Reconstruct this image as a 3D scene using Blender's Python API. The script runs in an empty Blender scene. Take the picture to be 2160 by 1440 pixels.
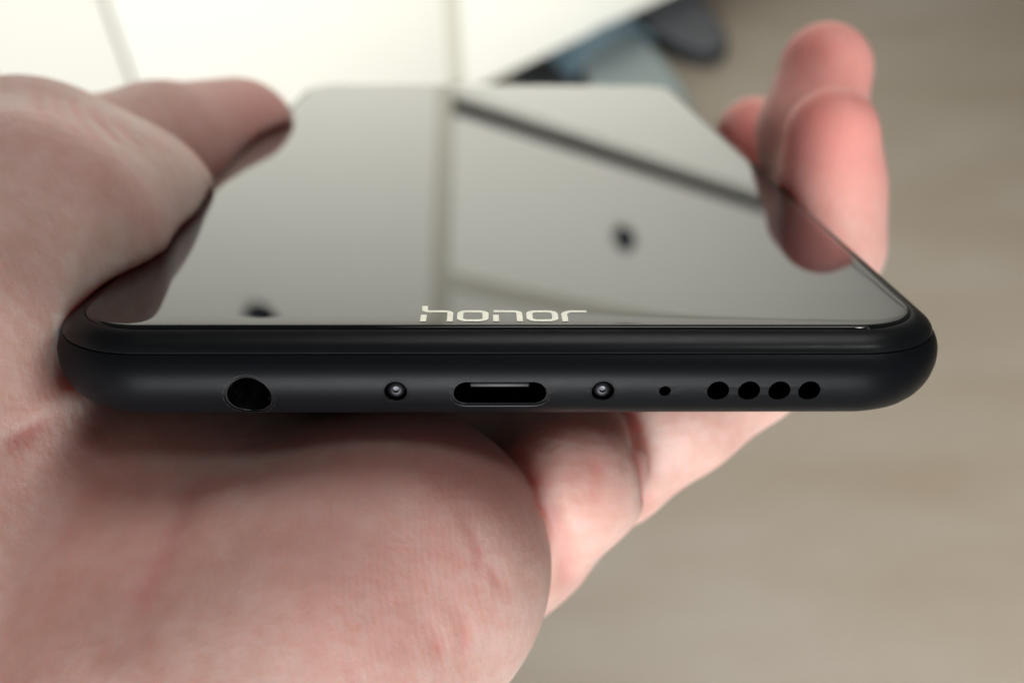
import bpy, bmesh, math, random
import numpy as np
from mathutils import Matrix, Vector

random.seed(4)
# ----------------------------------------------------------------------------
# camera, light, exposure
# ----------------------------------------------------------------------------
S = bpy.context.scene
COL = S.collection
PI = math.pi
R_ = math.radians

# pose of the phone (millimetres, x right, y away along the phone, z out of the glass) in the room
PITCH = R_(55.0)                     # the camera looks this far down
FPX = 2391.0                         # focal length in pixels of the 2160 px wide photograph
EYE_MM = Vector((-2.0288, -88.9392, 31.8653))  # the lens in the phone's own frame
EX = Vector((0.99970, 0.00050, 0.02448))                    # phone axes seen from the camera (right, up, forward)
EY = Vector((-0.02315, 0.34565, 0.93808))
EZ = Vector((0.00799, 0.93836, -0.34556))
RT = Vector((1, 0, 0))
UPV = Vector((0, math.sin(PITCH), math.cos(PITCH)))
FW = Vector((0, math.cos(PITCH), -math.sin(PITCH)))
EYE = Vector((0, 0, 1.0))

def to_room(v):
    return RT * v.x + UPV * v.y + FW * v.z

MP = Matrix((to_room(EX), to_room(EY), to_room(EZ))).transposed().to_4x4()
MP = MP @ Matrix.Scale(0.001, 4)
MP.translation = EYE - (MP.to_3x3() @ EYE_MM)
# rigid pose (metres) used for the things, geometry is stored in metres
POSE = Matrix((to_room(EX), to_room(EY), to_room(EZ))).transposed().to_4x4()
POSE.translation = MP.translation

cam = bpy.data.cameras.new('camera')
camo = bpy.data.objects.new('camera', cam)
COL.objects.link(camo)
camo.matrix_world = Matrix.Translation(EYE) @ Matrix((RT, UPV, -FW)).transposed().to_4x4()
cam.sensor_width = 36.0
cam.lens = FPX / 2160.0 * 36.0
cam.clip_start = 0.005
cam.clip_end = 60
cam.dof.use_dof = True
cam.dof.focus_distance = 0.0955
cam.dof.aperture_fstop = cam.lens / 1.9
S.camera = camo

W = bpy.data.worlds.new('World')
S.world = W
W.use_nodes = True
W.node_tree.nodes['Background'].inputs[0].default_value = (0.95, 0.97, 1.0, 1)
W.node_tree.nodes['Background'].inputs[1].default_value = 0.075

def area_light(name, loc, target, size, size_y, power, color):
    l = bpy.data.lights.new(name, 'AREA')
    l.shape = 'RECTANGLE'
    l.size, l.size_y, l.energy, l.color = size, size_y, power, color
    o = bpy.data.objects.new(name, l)
    COL.objects.link(o)
    o.location = loc
    o.rotation_euler = (Vector(target) - Vector(loc)).to_track_quat('-Z', 'Y').to_euler()
    return o

# a large window behind the camera, a ceiling lamp ahead, and two added unseen fills for floor and cabinet
area_light('window_light', (0.1, -4.6, 1.18), (0.0, 0.3, 0.9), 2.2, 1.1, 312, (0.97, 0.985, 1.0))
area_light('ceiling_lamp', (0.35, 1.20, 2.40), (0.0, 0.1, 0.95), 0.9, 0.9, 12, (1.0, 0.985, 0.97))
down = area_light('floor_fill', (0.75, 0.05, 2.40), (0.75, 0.05, 0.0), 0.3, 0.3, 6.0, (1.0, 0.985, 0.97))  # added fill that brightens the floor, no such lamp known
down.data.spread = R_(54)
spot = area_light('cabinet_fill', (0.95, 0.0, 2.15), (0.05, 1.15, 0.92), 1.0, 1.0, 5.2, (1.0, 0.985, 0.95))  # added fill that brightens the cabinet front, kept off the hand
spot.data.spread = R_(27)

S.view_settings.view_transform = 'Standard'
S.view_settings.look = 'None'
S.view_settings.gamma = 1
S.view_settings.exposure = 0.0
S.cycles.use_denoising = True
S.cycles.max_bounces = 8

# ----------------------------------------------------------------------------
# helpers
# ----------------------------------------------------------------------------
def mat(name):
    m = bpy.data.materials.new(name)
    m.use_nodes = True
    nt = m.node_tree
    return m, nt, nt.nodes['Principled BSDF']

def simple(name, col, rough=0.5, spec=0.5, metal=0.0, ior=1.5, noise=0.0, nscale=300.0, bump=0.0, bscale=2000.0):
    m, nt, b = mat(name)
    b.inputs['Base Color'].default_value = (*col, 1)
    b.inputs['Roughness'].default_value = rough
    b.inputs['Metallic'].default_value = metal
    b.inputs['IOR'].default_value = ior
    b.inputs['Specular IOR Level'].default_value = spec
    tc = nt.nodes.new('ShaderNodeTexCoord')
    if noise:
        n = nt.nodes.new('ShaderNodeTexNoise')
        n.inputs['Scale'].default_value = nscale
        n.inputs['Detail'].default_value = 4
        nt.links.new(tc.outputs['Object'], n.inputs['Vector'])
        mr = nt.nodes.new('ShaderNodeMapRange')
        mr.inputs['To Min'].default_value = max(0.02, rough - noise)
        mr.inputs['To Max'].default_value = rough + noise
        nt.links.new(n.outputs['Fac'], mr.inputs['Value'])
        nt.links.new(mr.outputs['Result'], b.inputs['Roughness'])
    if bump:
        n2 = nt.nodes.new('ShaderNodeTexNoise')
        n2.inputs['Scale'].default_value = bscale
        n2.inputs['Detail'].default_value = 3
        nt.links.new(tc.outputs['Object'], n2.inputs['Vector'])
        bp = nt.nodes.new('ShaderNodeBump')
        bp.inputs['Strength'].default_value = bump
        bp.inputs['Distance'].default_value = 0.0001
        nt.links.new(n2.outputs['Fac'], bp.inputs['Height'])
        nt.links.new(bp.outputs['Normal'], b.inputs['Normal'])
    return m

def link(name, me, m=None, parent=None, smooth=True, angle=35):
    if m is not None:
        me.materials.append(m)
    if smooth:
        for p in me.polygons:
            p.use_smooth = True
        me.set_sharp_from_angle(angle=R_(angle))
    o = bpy.data.objects.new(name, me)
    COL.objects.link(o)
    if parent is not None:
        o.parent = parent
    return o

def me_from(verts, faces, name='mesh'):
    me = bpy.data.meshes.new(name)
    me.from_pydata([tuple(v) for v in verts], [], faces)
    bm = bmesh.new()
    bm.from_mesh(me)
    bmesh.ops.recalc_face_normals(bm, faces=bm.faces)
    bm.to_mesh(me)
    bm.free()
    return me

def mm(verts):
    return [(v[0] * .001, v[1] * .001, v[2] * .001) for v in verts]

def loft(rings, close=True, caps=(True, True)):
    n = len(rings[0])
    V = [v for r in rings for v in r]
    F = []
    for i in range(len(rings) - 1):
        for j in range(n):
            k = (j + 1) % n
            F.append((i * n + j, i * n + k, (i + 1) * n + k, (i + 1) * n + j))
    if caps[0]:
        F.append(tuple(range(n)))
    if caps[1]:
        F.append(tuple((len(rings) - 1) * n + j for j in range(n)))
    return V, F

def tag(o, label, cat, group=None, kind=None):
    if label: o['label'] = label
    if cat: o['category'] = cat
    if group: o['group'] = group
    if kind: o['kind'] = kind
    return o

# ----------------------------------------------------------------------------
# setting: floor
# ----------------------------------------------------------------------------
def floor_mat():
    m, nt, b = mat('laminate')
    tc = nt.nodes.new('ShaderNodeTexCoord')
    mp = nt.nodes.new('ShaderNodeMapping')
    mp.inputs['Rotation'].default_value = (0, 0, R_(-60))
    mp.inputs['Scale'].default_value = (2.4, 9.5, 1)
    nt.links.new(tc.outputs['Object'], mp.inputs['Vector'])
    n = nt.nodes.new('ShaderNodeTexNoise')
    n.inputs['Scale'].default_value = 1.6
    n.inputs['Detail'].default_value = 6
    n.inputs['Roughness'].default_value = 0.6
    nt.links.new(mp.outputs['Vector'], n.inputs['Vector'])
    n2 = nt.nodes.new('ShaderNodeTexNoise')
    n2.inputs['Scale'].default_value = 3.0
    n2.inputs['Detail'].default_value = 2
    nt.links.new(tc.outputs['Object'], n2.inputs['Vector'])
    cr = nt.nodes.new('ShaderNodeValToRGB')
    cr.color_ramp.elements[0].position = 0.22
    cr.color_ramp.elements[0].color = (0.235, 0.182, 0.122, 1)
    cr.color_ramp.elements[1].position = 0.80
    cr.color_ramp.elements[1].color = (0.335, 0.302, 0.256, 1)
    ma = nt.nodes.new('ShaderNodeMath')
    ma.operation = 'MULTIPLY_ADD'
    ma.inputs[1].default_value = 0.45
    nt.links.new(n2.outputs['Fac'], ma.inputs[0])
    mb = nt.nodes.new('ShaderNodeMath')
    mb.operation = 'MULTIPLY'
    mb.inputs[1].default_value = 0.55
    nt.links.new(n.outputs['Fac'], mb.inputs[0])
    nt.links.new(mb.outputs[0], ma.inputs[2])
    nt.links.new(ma.outputs[0], cr.inputs['Fac'])
    nt.links.new(cr.outputs['Color'], b.inputs['Base Color'])
    b.inputs['Roughness'].default_value = 0.42
    return m

fl = link('floor', me_from([(-3, -2.5, 0), (3.5, -2.5, 0), (3.5, 3.5, 0), (-3, 3.5, 0)], [(0, 1, 2, 3)]), floor_mat(), smooth=False)
fl['kind'] = 'structure'
fl['label'] = 'beige wood laminate floor'

# ----------------------------------------------------------------------------
# white cabinet with a door on the left and drawers on the right
# ----------------------------------------------------------------------------
white_paint = simple('white_paint', (0.83, 0.82, 0.735), 0.35, 0.4, noise=0.05, nscale=30)
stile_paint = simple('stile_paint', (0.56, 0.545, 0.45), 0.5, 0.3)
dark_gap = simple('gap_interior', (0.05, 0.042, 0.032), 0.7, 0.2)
knob_metal = simple('knob_metal', (0.03, 0.032, 0.045), 0.35, 0.5, metal=0.6)

def box_mesh(x0, x1, y0, y1, z0, z1, bev=0.0):
    bm = bmesh.new()
    bmesh.ops.create_cube(bm, size=1)
    for v in bm.verts:
        v.co = Vector(((x0 + x1) / 2 + v.co.x * (x1 - x0), (y0 + y1) / 2 + v.co.y * (y1 - y0), (z0 + z1) / 2 + v.co.z * (z1 - z0)))
    if bev:
        bmesh.ops.bevel(bm, geom=bm.edges[:], offset=bev, segments=3, affect='EDGES', profile=0.5)
    me = bpy.data.meshes.new('box')
    bm.to_mesh(me)
    bm.free()
    return me

def lathe(profile, n=32, axis='Y'):
    rings = []
    for r, h in profile:
        ring = []
        for i in range(n):
            a = 2 * PI * i / n
            ring.append((r * math.cos(a), h, r * math.sin(a)) if axis == 'Y' else (r * math.cos(a), r * math.sin(a), h))
        rings.append(ring)
    return loft(rings)

cab = bpy.data.objects.new('cabinet', None)
COL.objects.link(cab)
tag(cab, 'white cabinet with a door and drawers standing on the wooden floor behind the phone', 'cabinet')
ED = Vector((0.8195, 0.5731, 0))
cab.matrix_world = Matrix((ED, Vector((-ED.y, ED.x, 0)), Vector((0, 0, 1)))).transposed().to_4x4()
cab.location = (-0.0229, 1.0406, 0)
# local x along the front, y into the cabinet, z up; the front face lies in y = 0
XL, XR = -0.405, 1.20
link('side_panel', box_mesh(-0.84, -0.822, 0.0, 0.45, 0.06, 0.93, .001), white_paint, cab)
link('side_panel', box_mesh(XR, XR + .018, 0.0, 0.45, 0.06, 0.93, .001), white_paint, cab)
link('bottom_panel', box_mesh(-0.82, XR - .002, 0.021, 0.45, 0.066, 0.080, .001), white_paint, cab)
link('back_panel', box_mesh(-0.82, XR - .002, 0.44, 0.45, 0.08, 0.93, .001), white_paint, cab)
link('top_panel', box_mesh(-0.86, XR + .03, -0.02, 0.46, 0.932, 0.955, .002), white_paint, cab)
link('inner_frame', box_mesh(-0.82, -0.0405, 0.030, 0.05, 0.08, 0.93), white_paint, cab)
link('drawer_box', box_mesh(-0.038, XR - .004, 0.0205, 0.43, 0.09, 0.395), dark_gap, cab)
link('drawer_box', box_mesh(-0.038, XR - .004, 0.0205, 0.43, 0.45, 0.59), dark_gap, cab)
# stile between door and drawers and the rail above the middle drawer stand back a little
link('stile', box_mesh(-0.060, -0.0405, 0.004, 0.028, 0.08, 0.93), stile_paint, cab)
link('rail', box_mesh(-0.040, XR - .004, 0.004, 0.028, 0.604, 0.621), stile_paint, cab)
link('door', box_mesh(XL + .002, -0.061, 0.0, 0.02, 0.062, 0.925, .0015), white_paint, cab)
link('door', box_mesh(-0.819, XL - .002, 0.0, 0.02, 0.062, 0.925, .0015), white_paint, cab)
link('drawer_front', box_mesh(-0.0395, XR - .004, 0.0, 0.02, 0.062, 0.410, .0015), white_paint, cab)
link('drawer_front', box_mesh(-0.0395, XR - .004, 0.0, 0.02, 0.436, 0.603, .0015), white_paint, cab)
link('drawer_front', box_mesh(-0.0395, XR - .004, 0.0, 0.02, 0.622, 0.925, .0015), white_paint, cab)
kv, kf = lathe([(0.006, 0.003), (0.007, -0.002), (0.0125, -0.003), (0.0145, -0.006), (0.012, -0.010), (0.004, -0.0115)], 24)
kme = me_from(kv, kf)
kme.materials.append(knob_metal)
for p in kme.polygons: p.use_smooth = True
for x, z in ((0.181, 0.524), (0.181, 0.755), (-0.234, 0.690)):
    k = bpy.data.objects.new('knob', kme)
    COL.objects.link(k)
    k.parent = cab
    k.location = (x, 0, z)
# plinth a little back, coloured dark to give the shade under the carcass
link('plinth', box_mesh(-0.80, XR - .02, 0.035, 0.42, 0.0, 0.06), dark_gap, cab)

# ----------------------------------------------------------------------------
# slippers half pushed under the cabinet
# ----------------------------------------------------------------------------
blue_cloth = simple('blue_cloth', (0.10, 0.15, 0.18), 0.85, 0.2, bump=0.4, bscale=900)
pale_cloth = simple('pale_blue_cloth', (0.27, 0.32, 0.315), 0.9, 0.2, bump=0.4, bscale=900)
dark_cloth = simple('dark_cloth', (0.022, 0.024, 0.025), 0.8, 0.3, bump=0.4, bscale=900)
grey_cloth = simple('grey_cloth', (0.085, 0.088, 0.095), 0.8, 0.3, bump=0.4, bscale=900)

def slab(outline, z0, z1, r=0.004):
    # rounded slab on a plan outline
    c = Vector((sum(p[0] for p in outline) / len(outline), sum(p[1] for p in outline) / len(outline)))
    rings = []
    def ins(d, z):
        out = []
        n = len(outline)
        for i in range(n):
            a, b, e = Vector(outline[i - 1]), Vector(outline[i]), Vector(outline[(i + 1) % n])
            t = (e - a).normalized()
            nn = Vector((-t.y, t.x))
            if nn.dot(c - b) < 0: nn = -nn
            q = b + nn * d
            out.append((q.x, q.y, z))
        return out
    for d, z in ((r, z0), (r * .3, z0 + r * .3), (0, z0 + r), (0, z1 - r), (r * .3, z1 - r * .3), (r, z1), (r * 3, z1 + r * .15)):
        rings.append(ins(d, z))
    return loft(rings)

def sole_outline(L, w_heel, w_ball, n=40):
    pts = []
    for i in range(n):
        a = 2 * PI * i / n
        x = math.cos(a) * L / 2
        t = (x / L + .5)
        w = w_heel + (w_ball - w_heel) * (0.5 - 0.5 * math.cos(PI * min(1, t * 1.35)))
        s = math.sin(a)
        y = math.copysign(abs(s) ** 0.75, s) * w / 2
        pts.append((x, y))
    return pts

def upper(L, w, x0, x1, h, z0, n=14, m=13, thick=0.004):
    # vaulted strap or vamp across the sole, open towards the heel
    V, F = [], []
    for s, off in ((0, 0.0), (1, -thick)):
        for i in range(n):
            t = i / (n - 1)
            x = x0 + (x1 - x0) * t
            hw = w / 2 * (1.0 if t < .45 else math.sqrt(max(0.02, 1 - ((t - .45) / .56) ** 2)))
            hh = h * (1.0 - 0.45 * t * t)
            for j in range(m):
                a = PI * j / (m - 1)
                V.append((x, math.cos(a) * (hw + off), z0 + math.sin(a) ** 0.8 * (hh + off)))
    def idx(s, i, j): return (s * n + i) * m + j
    for s in (0, 1):
        for i in range(n - 1):
            for j in range(m - 1):
                F.append((idx(s, i, j), idx(s, i + 1, j), idx(s, i + 1, j + 1), idx(s, i, j + 1)))
    for j in range(m - 1):
        F.append((idx(0, 0, j), idx(0, 0, j + 1), idx(1, 0, j + 1), idx(1, 0, j)))
        F.append((idx(0, n - 1, j), idx(0, n - 1, j + 1), idx(1, n - 1, j + 1), idx(1, n - 1, j)))
    return V, F

def slipper(loc, rz, L, w, sole_m, foot_m, up_m, label):
    o = bpy.data.objects.new('slipper', None)
    COL.objects.link(o)
    o.location = loc
    o.rotation_euler = (0, 0, rz)
    tag(o, label, 'slipper')
    v, f = slab(sole_outline(L, w * .8, w), 0.001, 0.022)
    link('sole', me_from(v, f), sole_m, o)
    v, f = slab(sole_outline(L - .012, w * .8 - .012, w - .012), 0.0225, 0.028, .002)
    link('footbed', me_from(v, f), foot_m, o)
    v, f = upper(L, w + .004, L * .05, L * .48, 0.055, 0.012)
    link('upper', me_from(v, f), up_m, o)
    return o

slipper((0.135, 1.105, 0), R_(125), 0.25, 0.13, pale_cloth, pale_cloth, blue_cloth, 'pale blue slipper pushed under the white cabinet')
slipper((0.195, 1.240, 0), R_(125), 0.25, 0.12, dark_cloth, grey_cloth, dark_cloth, 'dark grey slipper beside the pale blue one by the cabinet')
slipper((0.025, 1.150, 0), R_(125), 0.25, 0.10, dark_cloth, dark_cloth, dark_cloth, 'added black slipper shape standing in for the shade under the cabinet, left of the pale blue one')  # added shape, fills the dark wedge of shade below the cabinet front

# ----------------------------------------------------------------------------
# the phone
# ----------------------------------------------------------------------------
XC = -0.5
HX, Y0, Y1, RC = 39.4, -1.3, 157.0, 9.0
PROFILE = [(0.62, -1.84), (0.40, -2.1), (0.18, -2.55), (0.03, -3.2), (0.0, -3.75), (0.06, -4.5), (0.26, -5.3),
           (0.62, -6.1), (1.15, -6.85), (1.85, -7.5), (2.8, -8.0), (4.2, -8.38), (6.0, -8.58), (8.6, -8.66)]

def outline(d, z, nc=14, ns=48):
    hx, y0, y1 = HX - d, Y0 + d, Y1 - d
    r = max(RC - d, 0.4)
    pts = []
    for cx, cy, a0 in ((hx - r, y0 + r, -90), (hx - r, y1 - r, 0), (-hx + r, y1 - r, 90), (-hx + r, y0 + r, 180)):
        for i in range(nc + 1):
            a = R_(a0 + 90 * i / nc)
            pts.append((XC + cx + r * math.cos(a), cy + r * math.sin(a), z))
    out = []
    n = len(pts)
    for i in range(n):
        p, q = pts[i], pts[(i + 1) % n]
        out.append(p)
        if math.dist(p, q) > 10:
            for k in range(1, ns):
                out.append(tuple(p[t] + (q[t] - p[t]) * k / ns for t in range(3)))
    return out

def front_y(z):
    # y of the bottom edge surface at height z
    P = PROFILE
    for i in range(len(P) - 1):
        if P[i][1] >= z >= P[i + 1][1]:
            t = (P[i][1] - z) / (P[i][1] - P[i + 1][1])
            return Y0 + P[i][0] + (P[i + 1][0] - P[i][0]) * t
    return Y0 + (P[0][0] if z > P[0][1] else P[-1][0])

body_m = simple('matte_black_metal', (0.0036, 0.0044, 0.0056), 0.42, 0.10, noise=0.03, nscale=900, bump=0.08, bscale=9000)
trim_m = simple('black_plastic_trim', (0.0048, 0.0056, 0.0064), 0.34, 0.18, noise=0.05, nscale=600)
glass_m = simple('black_glass', (0.006, 0.0065, 0.006), 0.012, 0.5, ior=1.46)
screen_m = simple('screen_glass', (0.008, 0.0095, 0.012), 0.012, 0.5, ior=1.47)
hole_m = simple('hole_black', (0.004, 0.004, 0.004), 0.6, 0.3)
gloss_m = simple('socket_plastic', (0.03, 0.03, 0.032), 0.3, 0.4)
steel_m = simple('dark_steel', (0.38, 0.38, 0.39), 0.22, 0.5, metal=1.0)
screw_m = simple('screw_metal', (0.05, 0.05, 0.055), 0.42, 0.5, metal=1.0)
rim_m = simple('chamfer_metal', (0.11, 0.115, 0.125), 0.34, 0.5, metal=0.8)
print_m = simple('silver_print', (0.54, 0.535, 0.50), 0.3, 0.5, metal=1.0)

phone = bpy.data.objects.new('smartphone', None)
COL.objects.link(phone)
phone.matrix_world = POSE
tag(phone, 'black smartphone with glossy dark screen, held in the hand with its ports facing forward', 'smartphone')

# shell with real holes
rings = [outline(2.6, -1.84)] + [outline(d, z) for d, z in PROFILE]
v, f = loft(rings)
shell_me = me_from(mm(v), f)
shell = link('shell', shell_me, body_m, phone)
cut = []
def cyl_cut(x, z, r, y1, n=32):
    V = []
    for y in (-4.0, y1):
        for i in range(n):
            a = 2 * PI * i / n
            V.append((x + r * math.cos(a), y, z + r * math.sin(a)))
    F = [tuple(range(n)), tuple(range(n, 2 * n))] + [(i, (i + 1) % n, n + (i + 1) % n, n + i) for i in range(n)]
    cut.append((V, F))
def slot_pts(hw, hh, n=12):
    pts = []
    for i in range(n + 1):
        a = -PI / 2 + PI * i / n
        pts.append((hw - hh + hh * math.cos(a), hh * math.sin(a)))
    for i in range(n + 1):
        a = PI / 2 + PI * i / n
        pts.append((-hw + hh + hh * math.cos(a), hh * math.sin(a)))
    return pts
def slot_cut(x, z, hw, hh, y1):
    p = slot_pts(hw, hh)
    n = len(p)
    V = [(x + a, y, z + b) for y in (-4.0, y1) for a, b in p]
    F = [tuple(range(n)), tuple(range(n, 2 * n))] + [(i, (i + 1) % n, n + (i + 1) % n, n + i) for i in range(n)]
    cut.append((V, F))
JX, JZ = -21.75, -5.55
UX, UZ = -0.70, -5.25
SCX, SCZ = (-9.45, 7.95), -4.95
MX, MZ = 13.18, -4.93
SPX, SPZ = (17.68, 20.30, 22.88, 25.42), -4.93
cyl_cut(JX, JZ, 1.95, 9)
slot_cut(UX, UZ, 4.05, 1.22, 7)
for x in SCX: cyl_cut(x, SCZ, 0.98, 0.15)
cyl_cut(MX, MZ, 0.50, 3, 20)
for x in SPX: cyl_cut(x, SPZ, 0.94, 3)
V, F = [], []
for cv, cf in cut:
    b = len(V)
    V += cv
    F += [tuple(i + b for i in q) for q in cf]
cutter = bpy.data.objects.new('cutter', me_from(mm(V), F))
cutter.parent = phone
COL.objects.link(cutter)
bo = shell.modifiers.new('holes', 'BOOLEAN')
bo.operation = 'DIFFERENCE'
bo.solver = 'EXACT'
bo.object = cutter
bpy.context.view_layer.update()
dg = bpy.context.evaluated_depsgraph_get()
new = bpy.data.meshes.new_from_object(shell.evaluated_get(dg), depsgraph=dg)
shell.modifiers.clear()
shell.data = new
new.set_sharp_from_angle(angle=R_(35))
bpy.data.objects.remove(cutter)

# plastic trim between shell and glass
TR = [(2.9, -1.80), (0.90, -1.80), (0.70, -1.76), (0.66, -1.66), (0.74, -1.42), (0.98, -1.10), (1.38, -0.78), (1.92, -0.50), (2.40, -0.33), (2.62, -0.30), (2.67, -0.36), (2.67, -0.6), (3.2, -0.6)]
v, f = loft([outline(d, z) for d, z in TR])
link('trim_frame', me_from(mm(v), f), trim_m, phone)
# cover glass with a softly rounded rim
GR = [(3.2, -0.58), (2.72, -0.58), (2.69, -0.34), (2.73, -0.21), (2.83, -0.125), (3.0, -0.075), (3.3, -0.043), (3.8, -0.022), (4.6, -0.009), (5.6, -0.003), (6.8, -0.0005), (8.2, 0.0)]
v, f = loft([outline(d, z, 20) for d, z in GR])
link('cover_glass', me_from(mm(v), f), glass_m, phone, angle=50)
# lit area of the display, off: a very thin sheet on the glass
def rrect(x0, x1, y0, y1, r, n=8):
    pts = []
    for cx, cy, a0 in ((x1 - r, y0 + r, -90), (x1 - r, y1 - r, 0), (x0 + r, y1 - r, 90), (x0 + r, y0 + r, 180)):
        for i in range(n + 1):
            a = R_(a0 + 90 * i / n)
            pts.append((cx + r * math.cos(a), cy + r * math.sin(a)))
    return pts
sc_pts = rrect(-35.0, 34.0, 9.7, 146.5, 1.5)
v, f = loft([[(x, y, z) for x, y in sc_pts] for z in (-0.3, 0.0015)])
link('screen', me_from(mm(v), f), screen_m, phone, smooth=False)

# rims that follow the curved edge round the openings
def rim(x, z, pts0, pts1, depth):
    A = [(x + a, front_y(z + b) - 0.012, z + b) for a, b in pts0]
    Bm = [(x + (a * .5 + c * .5), front_y(z + (b + d) / 2) + depth * .25, z + (b + d) / 2) for (a, b), (c, d) in zip(pts0, pts1)]
    Bq = [(x + a, front_y(z + b) + depth, z + b) for a, b in pts1]
    Cq = [(x + a, front_y(z + b) + depth + 0.7, z + b) for a, b in pts0]
    V, F = loft([A, Bm, Bq, Cq], caps=(False, False))
    return V, F
def circ(r, n=36): return [(r * math.cos(2 * PI * i / n), r * math.sin(2 * PI * i / n)) for i in range(n)]

def tube(x, z, pts_o, pts_i, ya, yb):
    V, F = loft([[(x + a, ya, z + b) for a, b in pts_i], [(x + a, yb, z + b) for a, b in pts_i]], caps=(False, True))
    return V, F

def part(name, V, F, m, parent=phone, **k):
    return link(name, me_from(mm(V), F), m, parent, **k)

# headphone jack
V, F = rim(JX, JZ, circ(2.18), circ(1.86), 0.22)
jack = part('headphone_jack', V, F, rim_m)
V, F = tube(JX, JZ, None, circ(1.9), 0.6, 8.5)
part('jack_barrel', V, F, gloss_m, jack)
for ang, w in ((205, 1.0), (320, 0.8), (150, .8)):
    a = R_(ang)
    c, s = math.cos(a), math.sin(a)
    pr = []
    for y, q in ((1.6, 1.86), (2.2, 1.55), (3.0, 1.2), (3.6, 1.35), (4.6, 1.86)):
        pr.append((q, y))
    Vv = []
    for q, y in pr:
        for t in (-w / 2, w / 2):
            for dq in (0, .15):
                Vv.append((JX + c * (q + dq) - s * t, y, JZ + s * (q + dq) + c * t))
    Ff = []
    for i in range(len(pr) - 1):
        b = i * 4
        for a0, a1 in ((0, 1), (1, 3), (3, 2), (2, 0)):
            Ff.append((b + a0, b + a1, b + 4 + a1, b + 4 + a0))
    part('contact_spring', Vv, Ff, steel_m, jack, smooth=False)

# usb port
V, F = rim(UX, UZ, slot_pts(4.22, 1.40), slot_pts(3.92, 1.12), 0.22)
usb = part('usb_port', V, F, rim_m)
V, F = tube(UX, UZ, None, slot_pts(3.98, 1.17), 0.3, 6.8)
part('port_shell', V, F, screw_m, usb)
bm_ = box_mesh((UX - 2.6) * .001, (UX + 2.6) * .001, .0011, .0066, (UZ - .30) * .001, (UZ + .28) * .001, .00015)
link('port_tongue', bm_, trim_m, usb)
for i in range(5):
    x = UX - 1.9 + i * .95
    link('contact_pin', box_mesh((x - .2) * .001, (x + .2) * .001, .0013, .006, (UZ + .281) * .001, (UZ + .33) * .001), screw_m, usb, smooth=False)
for sx in (-1, 1):
    link('latch_notch', box_mesh((UX + sx * 2.3 - .45) * .001, (UX + sx * 2.3 + .45) * .001, .0004, .0022, (UZ + 1.0) * .001, (UZ + 1.16) * .001, .00005), steel_m, usb)

# two small screws sunk beside the port
for x in SCX:
    V, F = rim(x, SCZ, circ(1.10, 28), circ(0.93, 28), 0.14)
    s = part('screw', V, F, trim_m)
    prof = [(0.9, 0.12), (0.86, -0.10), (0.72, -0.30), (0.50, -0.44), (0.30, -0.48), (0.26, -0.30), (0.05, -0.28)]
    V, F = lathe(prof, 28)
    V = [(x + p[0], p[1] - 0.22, SCZ + p[2]) for p in V]
    part('screw_head', V, F, screw_m, s)
# microphone and loudspeaker openings
for nm, xs, z, r in (('microphone', (MX,), MZ, 0.49), ('speaker_hole', SPX, SPZ, 0.93)):
    for x in xs:
        V, F = tube(x, z, None, circ(r, 28), 0.15, 2.9)
        part(nm, V, F, hole_m)

# printed word on the chin of the glass: honor
def strip(path, closed=False):
    # path: (x, y, half width) centre line turned into a flat raised band
    n = len(path)
    L, Rr = [], []
    for i, (x, y, w) in enumerate(path):
        if closed:
            a, b = path[i - 1], path[(i + 1) % n]
        else:
            a, b = path[max(0, i - 1)], path[min(n - 1, i + 1)]
        t = Vector((b[0] - a[0], b[1] - a[1])).normalized()
        L.append((x - t.y * w, y + t.x * w))
        Rr.append((x + t.y * w, y - t.x * w))
    z0, z1 = 0.001, 0.014
    V = [(p[0], p[1], z1) for p in L] + [(p[0], p[1], z1) for p in Rr] + [(p[0], p[1], z0) for p in L] + [(p[0], p[1], z0) for p in Rr]
    F = []
    for i in range(n if closed else n - 1):
        k = (i + 1) % n
        F += [(i, k, n + k, n + i), (i, k, 2 * n + k, 2 * n + i), (n + i, n + k, 3 * n + k, 3 * n + i)]
    if not closed:
        for i in (0, n - 1):
            F.append((i, n + i, 3 * n + i, 2 * n + i))
    return V, F
BL, XH, AS = 2.50, 5.45, 6.65       # baseline, x height, ascender on the glass
HH, HV = 0.28, 0.25                 # half widths of flat and upright strokes
def arc(cx, cy, r, a0, a1, n=6): return [(cx + r * math.cos(R_(a0 + (a1 - a0) * i / n)), cy + r * math.sin(R_(a0 + (a1 - a0) * i / n))) for i in range(n + 1)]
def wpath(pts): return [(x, y, HV) for x, y in pts]
def letter_o(x0, x1):
    r = .62
    a, b, c, d = x0 + HV, x1 - HV, BL + HH, XH - HH
    pts = arc(b - r, c + r, r, -90, 0) + arc(b - r, d - r, r, 0, 90) + arc(a + r, d - r, r, 90, 180) + arc(a + r, c + r, r, 180, 270)
    return [strip([(x, y, HV + .01) for x, y in pts], True)]
def letter_n(x0, x1, tall=False):
    r = .55
    out = [strip(wpath([(x0 + HV, BL), (x0 + HV, BL + 1.75)]))]
    b, d = x1 - HV, XH - HH
    if tall:
        pts = [(x0 + HV, AS), (x0 + HV, d + .55)] + arc(x0 + HV + .5, d + .5, .5, 180, 270, 4)[1:]
    else:
        pts = [(x0 + .05, d)]
    pts += arc(b - r, d - r, r, 90, 0) + [(b, BL)]
    out.append(strip(wpath(pts)))
    return out
def letter_r(x0, x1):
    d, r = XH - HH, .8
    pts = [(x0 + HV, BL), (x0 + HV, d - r)] + arc(x0 + HV + r, d - r, r, 180, 90)[1:] + [(x1, d)]
    return [strip(wpath(pts))]
LET = [letter_n(-7.50, -4.72, True), letter_o(-4.36, -1.66), letter_n(-1.26, 1.28), letter_o(1.64, 4.36), letter_r(4.68, 6.95)]
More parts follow.
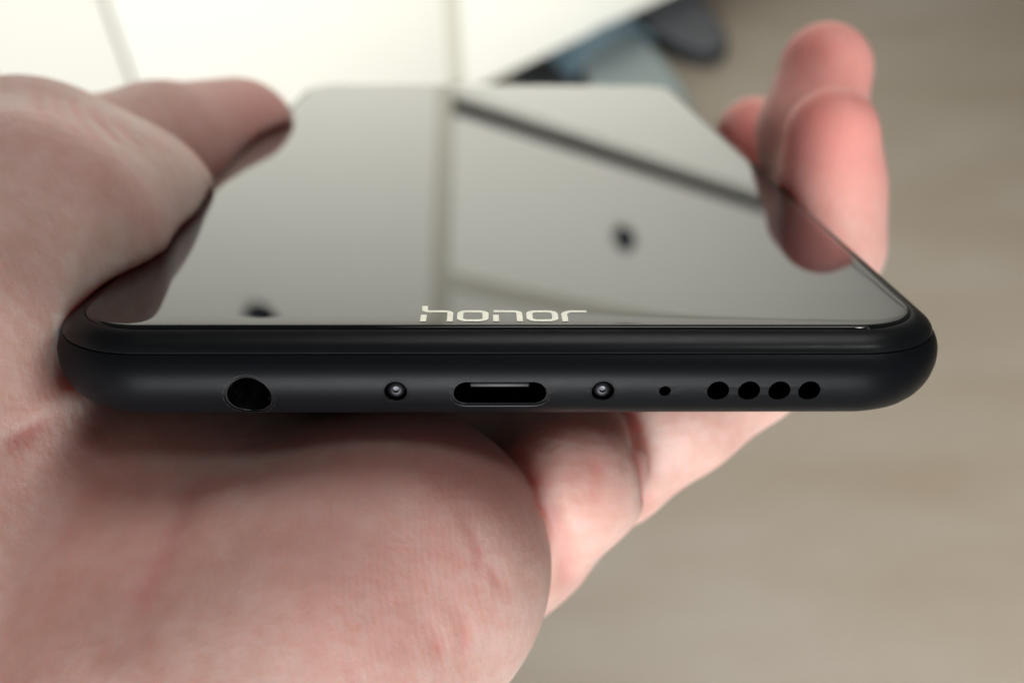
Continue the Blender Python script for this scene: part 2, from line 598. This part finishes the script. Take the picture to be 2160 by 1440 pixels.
for strips in LET:
    V, F = [], []
    for a, b in strips:
        o = len(V)
        V += a
        F += [tuple(i + o for i in q) for q in b]
    part('letter', V, F, print_m, smooth=False)

# ----------------------------------------------------------------------------
# the hand: one continuous skin grown round a skeleton of tapered bones (mm)
# ----------------------------------------------------------------------------
HAND = {
    'palm': (10, 4, [
        [(-124.0, -22.0, -138.0, 31.0), (-59.5, -8.6, -66.5, 24.0), (-34.8, -5.9, -43.2, 19.0), (-27.5, -3.0, -34.7, 16.8), (-17.4, 0.2, -29.6, 13.8), (-10.9, 7.0, -26.6, 15.4)],
        [(-59.5, -8.6, -66.5, 24.0), (-55.9, 3.2, -40.3, 20.0), (-53.6, 11.3, -29.4, 19.0), (-54.7, 21.0, -23.7, 17.0)],
        [(-24.2, 3.4, -37.4, 17.0), (-31.7, 15.0, -29.6, 17.0), (-37.4, 30.6, -28.0, 16.0)],
    ]),
    'lobe2': (5, 1.6, [
        [(-6.9, 15.3, -35.6, 9.4), (1.6, 22.0, -31.4, 8.3), (7.1, 18.6, -22.9, 7.6), (3.8, 27.7, -21.4, 9.0), (-6.0, 31.4, -23.6, 11.0)],
        [(-20.9, 37.6, -31.0, 14.0), (-6.3, 41.2, -26.2, 12.0)],
    ]),
    'pinky': (5, 1.8, [
        [(6.7, 29.3, -25.7, 8.0), (11.8, 27.1, -25.5, 7.0), (19.7, 27.1, -19.1, 6.8), (27.4, 29.8, -14.3, 6.7), (33.1, 38.3, -13.8, 6.8), (39.6, 50.7, -14.3, 6.6), (44.1, 56.1, -8.1, 6.5), (44.0, 58.2, -0.9, 6.5), (43.5, 58.7, 6.2, 6.2)],
    ]),
    'ring': (5, 3.5, [
        [(-9.1, 41.0, -21.0, 11.0), (2.7, 46.6, -19.4, 9.0), (36.8, 51.6, -17.9, 8.0), (44.8, 68.7, -14.4, 7.7), (48.2, 76.6, -7.2, 7.9), (47.6, 82.3, 2.5, 7.5), (50.1, 86.6, 11.4, 7.1)],
    ]),
    'middle': (5, 3.5, [
        [(-22.2, 51.7, -21.9, 11.0), (-3.5, 67.9, -20.0, 9.0), (42.0, 86.1, -16.4, 8.5), (55.2, 101.6, -13.9, 8.0), (54.7, 111.4, -7.6, 7.5), (47.4, 117.2, -4.0, 7.0)],
    ]),
    'index': (5, 4, [
        [(-47.3, 53.3, -19.2, 12.0), (-28.4, 75.2, -16.4, 10.0), (-7.7, 96.1, -16.0, 9.0), (8.9, 109.6, -15.9, 8.0), (18.9, 116.7, -16.3, 7.5)],
    ]),
    'back': (9, 8, [
        [(-39.8, 15.2, -49.9, 17.0), (-20.9, 35.6, -36.5, 14.0), (-35.8, 54.4, -29.9, 13.0), (-44.7, 54.1, -22.8, 13.0), (-9.2, 42.5, -22.9, 11.0)],
    ]),
    'thumb': (9, 6, [
        [(-59.0, 0.0, -26.0, 18.0), (-56.0, 20.0, -15.0, 16.0), (-53.0, 40.0, -12.0, 14.0), (-50.0, 52.0, -9.0, 12.0)],
        [(-57.0, -4.0, -13.0, 14.0), (-52.5, 9.0, -4.5, 13.0), (-48.6, 24.0, -0.5, 12.8), (-48.6, 40.0, -2.0, 12.2), (-47.2, 52.0, -3.0, 11.4)],
        [(-56.0, 30.0, 0.0, 13.0), (-58.5, 50.0, 1.0, 12.0), (-57.0, 60.0, -0.5, 11.0)],
    ]),
    'thumbtip': (4, 1.6, [
        [(-57.0, 70.8, -1.3, 10.4), (-51.3, 84.4, -1.7, 10.6), (-43.9, 105.1, -2.9, 10.3)],
    ]),
}
CREASES = [
    ([(-51.9, 45.5, 13.4), (-47.2, 33.3, 13.0), (-42.1, 22.5, 12.2)], 0.4, 0.8),
    ([(-50.1, 45.8, 12.8), (-44.2, 31.1, 12.3), (-40.2, 23.6, 11.1)], 0.4, 0.8),
    ([(-53.5, 44.9, 13.8), (-48.8, 32.6, 13.4), (-44.6, 22.6, 13.3)], 0.35, 0.8),
    ([(-47.0, 42.8, 12.1), (-43.1, 34.5, 11.3), (-39.6, 29.7, 9.8)], 0.35, 0.8),
    ([(-43.4, 40.3, 11.0), (-41.0, 36.1, 9.9), (-39.0, 34.9, 8.3)], 0.3, 0.8),
    ([(-26.4, 4.6, -13.6), (-27.1, 2.2, -14.3), (-27.7, -0.3, -14.9), (-28.0, -3.6, -15.6), (-28.4, -6.5, -16.4), (-28.8, -8.7, -17.1), (-29.2, -10.5, -17.9), (-29.5, -12.2, -18.7), (-29.9, -13.7, -19.7)], 0.75, 1.7),
    ([(-41.9, -3.4, -9.0), (-41.1, -1.5, -9.2), (-40.3, 0.6, -9.1), (-39.7, 2.3, -9.0), (-39.1, 3.8, -8.6)], 0.6, 1),
    ([(-3.5, -1.9, -16.2), (-2.4, -3.5, -18.8), (-2.7, -5.2, -21.0)], 0.32, 0.7),
    ([(-2.4, -3.5, -18.8), (-0.9, -3.6, -21.1), (0.2, -3.5, -23.5)], 0.25, 0.7),
    ([(-6.8, -9.0, -22.2), (-5.6, -9.1, -24.4), (-5.5, -9.6, -26.4)], 0.3, 0.7),
    ([(-11.9, -12.8, -22.6), (-12.4, -13.5, -23.5), (-12.3, -13.9, -24.4)], 0.25, 0.7),
    ([(-4.5, -7.0, -21.7), (-3.5, -7.2, -24.3), (-3.9, -8.2, -27.0)], 0.22, 0.7),
    ([(8.5, 13.2, -16.6), (9.2, 11.7, -18.5), (8.9, 10.5, -21.2)], 0.25, 0.8),
    ([(7.4, 15.5, -34.7), (6.2, 11.7, -28.4), (4.5, 10.5, -23.3), (1.9, 7.4, -18.0)], 0.8, 1.2),
    ([(12.9, 21.1, -17.0), (13.8, 15.8, -18.6), (14.8, 15.2, -22.6), (16.0, 20.9, -28.3)], 0.7, 1.2),
]
H = 0.65
LO = np.array([-160.0, -58.0, -174.0])
HI = np.array([62.0, 128.0, 32.0])
DIM = np.ceil((HI - LO) / H).astype(int)
AX = [LO[i] + H * np.arange(DIM[i]) for i in range(3)]

def smin(a, b, k):
    h = np.maximum(k - np.abs(a - b), 0.0) / k
    return np.minimum(a, b) - h * h * h * k / 6.0

def cone_into(D, p, q, k, pad=14.0):
    a, b = np.array(p[:3], float), np.array(q[:3], float)
    ra, rb = p[3], q[3]
    r = max(ra, rb) + pad
    lo = np.maximum(((np.minimum(a, b) - r - LO) / H).astype(int), 0)
    hi = np.minimum(((np.maximum(a, b) + r - LO) / H).astype(int) + 2, DIM)
    if (hi <= lo).any(): return
    X = AX[0][lo[0]:hi[0]][:, None, None].astype(np.float32)
    Y = AX[1][lo[1]:hi[1]][None, :, None].astype(np.float32)
    Z = AX[2][lo[2]:hi[2]][None, None, :].astype(np.float32)
    ba = b - a
    L2 = max(float(ba @ ba), 1e-6)
    t = ((X - a[0]) * ba[0] + (Y - a[1]) * ba[1] + (Z - a[2]) * ba[2]) / L2
    t = np.clip(t, 0, 1)
    d = np.sqrt((X - a[0] - t * ba[0]) ** 2 + (Y - a[1] - t * ba[1]) ** 2 + (Z - a[2] - t * ba[2]) ** 2)
    ts = t * t * (3 - 2 * t) * .5 + t * .5
    d -= ra + (rb - ra) * ts
    sl = tuple(slice(lo[i], hi[i]) for i in range(3))
    D[sl] = smin(D[sl], d.astype(np.float32), k)

def phone_box():
    # rounded box of the phone for the flesh to press against
    cx, cy, cz = XC, (Y0 + Y1) / 2, -4.33
    hx, hy, hz, r = HX, (Y1 - Y0) / 2, 4.35, 3.6
    qx = np.abs(AX[0] - cx)[:, None, None] - hx + r
    qy = np.abs(AX[1] - cy)[None, :, None] - hy + r
    qz = np.abs(AX[2] - cz)[None, None, :] - hz + r
    o = np.sqrt(np.maximum(qx, 0) ** 2 + np.maximum(qy, 0) ** 2 + np.maximum(qz, 0) ** 2)
    return (o + np.minimum(np.maximum(np.maximum(qx, qy), qz), 0) - r).astype(np.float32)

TOT = None
for grp, (k, kj, chains) in HAND.items():
    D = np.full(tuple(DIM), 40.0, np.float32)
    for ch in chains:
        for i in range(len(ch) - 1):
            cone_into(D, ch[i], ch[i + 1], k)
    TOT = D if TOT is None else smin(TOT, D, kj)
PB = phone_box()
TOT = -smin(-TOT, PB - 0.06, 1.2)

import openvdb
g = openvdb.FloatGrid(background=30.0)
g.copyFromArray(TOT)
pts, quads = g.convertToQuads(isovalue=0.0)
pts = np.asarray(pts, np.float64) * H + LO
hm = bpy.data.meshes.new('hand')
hm.vertices.add(len(pts))
hm.vertices.foreach_set('co', (pts * .001).astype(np.float32).ravel())
hm.loops.add(len(quads) * 4)
hm.loops.foreach_set('vertex_index', np.asarray(quads)[:, ::-1].astype(np.int32).ravel())
hm.polygons.add(len(quads))
hm.polygons.foreach_set('loop_start', np.arange(0, len(quads) * 4, 4, dtype=np.int32))
hm.update(calc_edges=True)
hm.validate()
bm = bmesh.new()
bm.from_mesh(hm)
# keep the largest island only
bmesh.ops.recalc_face_normals(bm, faces=bm.faces)
seen, best = set(), []
bm.verts.ensure_lookup_table()
for v0 in bm.verts:
    if v0.index in seen: continue
    st, isl = [v0], [v0]
    seen.add(v0.index)
    while st:
        v1 = st.pop()
        for e in v1.link_edges:
            w = e.other_vert(v1)
            if w.index not in seen:
                seen.add(w.index); st.append(w); isl.append(w)
    if len(isl) > len(best): best = isl
keep = set(best)
bmesh.ops.delete(bm, geom=[v for v in bm.verts if v not in keep], context='VERTS')
for _ in range(3):
    bmesh.ops.smooth_vert(bm, verts=bm.verts, factor=0.4, use_axis_x=True, use_axis_y=True, use_axis_z=True)
bm.to_mesh(hm)
bm.free()
# flush of the skin: stronger towards the finger tips; palm spots paint in the red penumbra below the phone
co = np.empty(len(hm.vertices) * 3, np.float32)
hm.vertices.foreach_get('co', co)
co = co.reshape(-1, 3) * 1000
blush_penumbra = np.zeros(len(co), np.float32)
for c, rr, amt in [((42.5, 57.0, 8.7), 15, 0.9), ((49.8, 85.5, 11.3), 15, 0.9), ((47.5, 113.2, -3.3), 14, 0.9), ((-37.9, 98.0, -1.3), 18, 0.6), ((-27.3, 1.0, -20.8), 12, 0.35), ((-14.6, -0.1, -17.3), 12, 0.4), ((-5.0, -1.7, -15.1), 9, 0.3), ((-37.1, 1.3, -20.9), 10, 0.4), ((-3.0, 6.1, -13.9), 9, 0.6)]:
    blush_penumbra = np.maximum(blush_penumbra, amt * np.exp(-(((co - np.array(c)) ** 2).sum(1)) / (rr * rr)))
# creases: shallow grooves pressed into the skin along the folds
nrm = np.empty(len(hm.vertices) * 3, np.float32)
hm.vertices.foreach_get('normal', nrm)
nrm = nrm.reshape(-1, 3)
fold = np.zeros(len(co), np.float32)
press = np.zeros(len(co), np.float32)
for line, depth, width in CREASES:
    L = np.array(line, np.float32)
    lo, hi = L.min(0) - 5, L.max(0) + 5
    near = np.where(((co > lo) & (co < hi)).all(1))[0]
    if not len(near): continue
    P = co[near]
    best = np.full(len(near), 1e9, np.float32)
    for i in range(len(L) - 1):
        ab = L[i + 1] - L[i]
        t = np.clip(((P - L[i]) @ ab) / max(float(ab @ ab), 1e-6), 0, 1)
        best = np.minimum(best, ((P - L[i] - t[:, None] * ab) ** 2).sum(1))
    w = np.exp(-best / (width * width))
    ends = np.minimum(((P - L[0]) ** 2).sum(1), ((P - L[-1]) ** 2).sum(1))
    w *= 1 - .7 * np.exp(-ends / 4.0)
    press[near] = np.maximum(press[near], depth * w)
    fold[near] = np.maximum(fold[near], w)
co -= nrm * press[:, None]
hm.vertices.foreach_set('co', (co * .001).astype(np.float32).ravel())
hm.update()
blush_penumbra = np.maximum(blush_penumbra, np.clip(fold * .5, 0, 1))
ridge = np.zeros(len(co), np.float32)
for c, rr, amt in [((-9.7, -5.9, -21.0), 11, 0.9), ((-15.5, -8.8, -23.6), 10, 0.6), ((-5.0, -3.0, -18.6), 8, 0.6)]:
    ridge = np.maximum(ridge, amt * np.exp(-(((co - np.array(c)) ** 2).sum(1)) / (rr * rr)))
rg = hm.attributes.new('ridge', 'FLOAT', 'POINT')
rg.data.foreach_set('value', ridge)
at = hm.attributes.new('blush_penumbra', 'FLOAT', 'POINT')
at.data.foreach_set('value', blush_penumbra)

def skin():
    m, nt, b = mat('skin')
    N, Lk = nt.nodes, nt.links
    tc = N.new('ShaderNodeTexCoord')
    def noise(scale, detail, rough=.5, vec=None):
        n = N.new('ShaderNodeTexNoise')
        n.inputs['Scale'].default_value = scale
        n.inputs['Detail'].default_value = detail
        n.inputs['Roughness'].default_value = rough
        Lk.new(vec or tc.outputs['Object'], n.inputs['Vector'])
        return n
    big = noise(70, 3)
    r1 = N.new('ShaderNodeValToRGB')
    r1.color_ramp.elements[0].position = .36
    r1.color_ramp.elements[0].color = (0.725, 0.52, 0.452, 1)
    r1.color_ramp.elements[1].position = .68
    r1.color_ramp.elements[1].color = (0.70, 0.45, 0.392, 1)
    Lk.new(big.outputs['Fac'], r1.inputs['Fac'])
    mott = noise(420, 4, .6)
    r2 = N.new('ShaderNodeValToRGB')
    r2.color_ramp.elements[0].position = .35
    r2.color_ramp.elements[0].color = (0.93, 0.85, 0.82, 1)
    r2.color_ramp.elements[1].position = .65
    r2.color_ramp.elements[1].color = (1, 1, 1, 1)
    Lk.new(mott.outputs['Fac'], r2.inputs['Fac'])
    mx = N.new('ShaderNodeMix'); mx.data_type = 'RGBA'; mx.blend_type = 'MULTIPLY'
    mx.inputs[0].default_value = 1
    Lk.new(r1.outputs['Color'], mx.inputs[6]); Lk.new(r2.outputs['Color'], mx.inputs[7])
    bl = N.new('ShaderNodeAttribute'); bl.attribute_name = 'blush_penumbra'
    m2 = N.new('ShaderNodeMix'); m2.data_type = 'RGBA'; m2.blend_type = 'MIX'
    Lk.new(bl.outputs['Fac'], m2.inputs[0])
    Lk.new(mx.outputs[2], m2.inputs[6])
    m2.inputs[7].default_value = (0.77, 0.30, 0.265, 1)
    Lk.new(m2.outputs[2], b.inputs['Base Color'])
    b.subsurface_method = 'RANDOM_WALK'
    b.inputs['Subsurface Weight'].default_value = 1.0
    b.inputs['Subsurface Radius'].default_value = (1.0, 0.28, 0.17)
    b.inputs['Subsurface Scale'].default_value = 0.007
    b.inputs['Roughness'].default_value = 0.5
    b.inputs['Specular IOR Level'].default_value = 0.33
    # fine ridges and pores
    wv = N.new('ShaderNodeTexWave')
    wv.wave_type = 'BANDS'; wv.bands_direction = 'X'
    wv.inputs['Scale'].default_value = 420
    wv.inputs['Distortion'].default_value = 5.0
    wv.inputs['Detail'].default_value = 2.0
    wv.inputs['Detail Scale'].default_value = 0.35
    mp = N.new('ShaderNodeMapping'); mp.inputs['Rotation'].default_value = (0.2, 0.3, -0.5)
    Lk.new(tc.outputs['Object'], mp.inputs['Vector']); Lk.new(mp.outputs['Vector'], wv.inputs['Vector'])
    po = noise(1500, 4, .65)
    vo = N.new('ShaderNodeTexVoronoi'); vo.inputs['Scale'].default_value = 700
    Lk.new(tc.outputs['Object'], vo.inputs['Vector'])
    wr = noise(260, 5, .6)
    def mul(sock, f, add=None):
        q = N.new('ShaderNodeMath'); q.operation = 'MULTIPLY_ADD'
        q.inputs[1].default_value = f
        Lk.new(sock, q.inputs[0])
        if add is not None: Lk.new(add, q.inputs[2])
        else: q.inputs[2].default_value = 0
        return q.outputs[0]
    h = mul(wv.outputs['Fac'], .03)
    ra = N.new('ShaderNodeAttribute'); ra.attribute_name = 'ridge'
    w2 = N.new('ShaderNodeTexWave'); w2.wave_type = 'BANDS'; w2.bands_direction = 'X'
    w2.inputs['Scale'].default_value = 640
    w2.inputs['Distortion'].default_value = 6.0
    w2.inputs['Detail'].default_value = 3.0
    w2.inputs['Detail Scale'].default_value = 0.25
    m3 = N.new('ShaderNodeMapping'); m3.inputs['Rotation'].default_value = (0.0, 0.25, 0.15)
    Lk.new(tc.outputs['Object'], m3.inputs['Vector']); Lk.new(m3.outputs['Vector'], w2.inputs['Vector'])
    mm_ = N.new('ShaderNodeMath'); mm_.operation = 'MULTIPLY'
    Lk.new(w2.outputs['Fac'], mm_.inputs[0]); Lk.new(ra.outputs['Fac'], mm_.inputs[1])
    h = mul(mm_.outputs[0], .10, h)
    h = mul(po.outputs['Fac'], .55, h)
    h = mul(vo.outputs['Distance'], .35, h)
    h = mul(wr.outputs['Fac'], .5, h)
    bp = N.new('ShaderNodeBump')
    bp.inputs['Strength'].default_value = 0.75
    bp.inputs['Distance'].default_value = 0.00022
    Lk.new(h, bp.inputs['Height'])
    Lk.new(bp.outputs['Normal'], b.inputs['Normal'])
    return m
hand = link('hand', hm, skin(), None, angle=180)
hand.matrix_world = POSE
tag(hand, 'left hand holding the black smartphone, thumb and fingertips over its long edges', 'hand')

# nails on the outer side of the finger tips
nail_m, nt_, nb_ = mat('nail')
nb_.inputs['Base Color'].default_value = (0.66, 0.42, 0.37, 1)
nb_.inputs['Roughness'].default_value = 0.28
nb_.inputs['Subsurface Weight'].default_value = 0.4
nb_.inputs['Subsurface Radius'].default_value = (1.0, 0.4, 0.25)
nb_.inputs['Subsurface Scale'].default_value = 0.002
for grp, dors in (('pinky', (.75, .75, 0)), ('ring', (.7, .75, -.1)), ('middle', (.5, .8, 0)), ('thumbtip', (-.8, .5, .1))):
    ch = HAND[grp][2][-1]
    p, q = Vector(ch[-2][:3]), Vector(ch[-1][:3])
    rr = ch[-1][3]
    ax = (q - p).normalized()
    dv = Vector(dors)
    dv = (dv - ax * dv.dot(ax)).normalized()
    sd = ax.cross(dv)
    V, F = [], []
    NU, NV = 9, 9
    for lay in (0.10, -0.45):
        for i in range(NU):
            t = i / (NU - 1)
            al = -0.75 * rr + t * 1.25 * rr
            wd = 0.80 * (1 - 0.25 * (1 - t) ** 3) * (1 - 0.10 * t)
            rad = rr * (1.0 if al < 0 else math.sqrt(max(.1, 1 - (al / rr) ** 2)) * .6 + .4)
            for j in range(NV):
                a = (j / (NV - 1) - .5) * 2 * wd
                V.append(tuple(q + ax * (al - .12 * rr * abs(j / (NV - 1) - .5)) + (dv * math.cos(a) + sd * math.sin(a)) * (rad + lay)))
    def vid(l, i, j): return (l * NU + i) * NV + j
    for l in (0, 1):
        for i in range(NU - 1):
            for j in range(NV - 1):
                F.append((vid(l, i, j), vid(l, i + 1, j), vid(l, i + 1, j + 1), vid(l, i, j + 1)))
    for i in range(NU - 1):
        for j in (0, NV - 1):
            F.append((vid(0, i, j), vid(0, i + 1, j), vid(1, i + 1, j), vid(1, i, j)))
    for j in range(NV - 1):
        for i in (0, NU - 1):
            F.append((vid(0, i, j), vid(0, i, j + 1), vid(1, i, j + 1), vid(1, i, j)))
    part('fingernail', V, F, nail_m, hand)
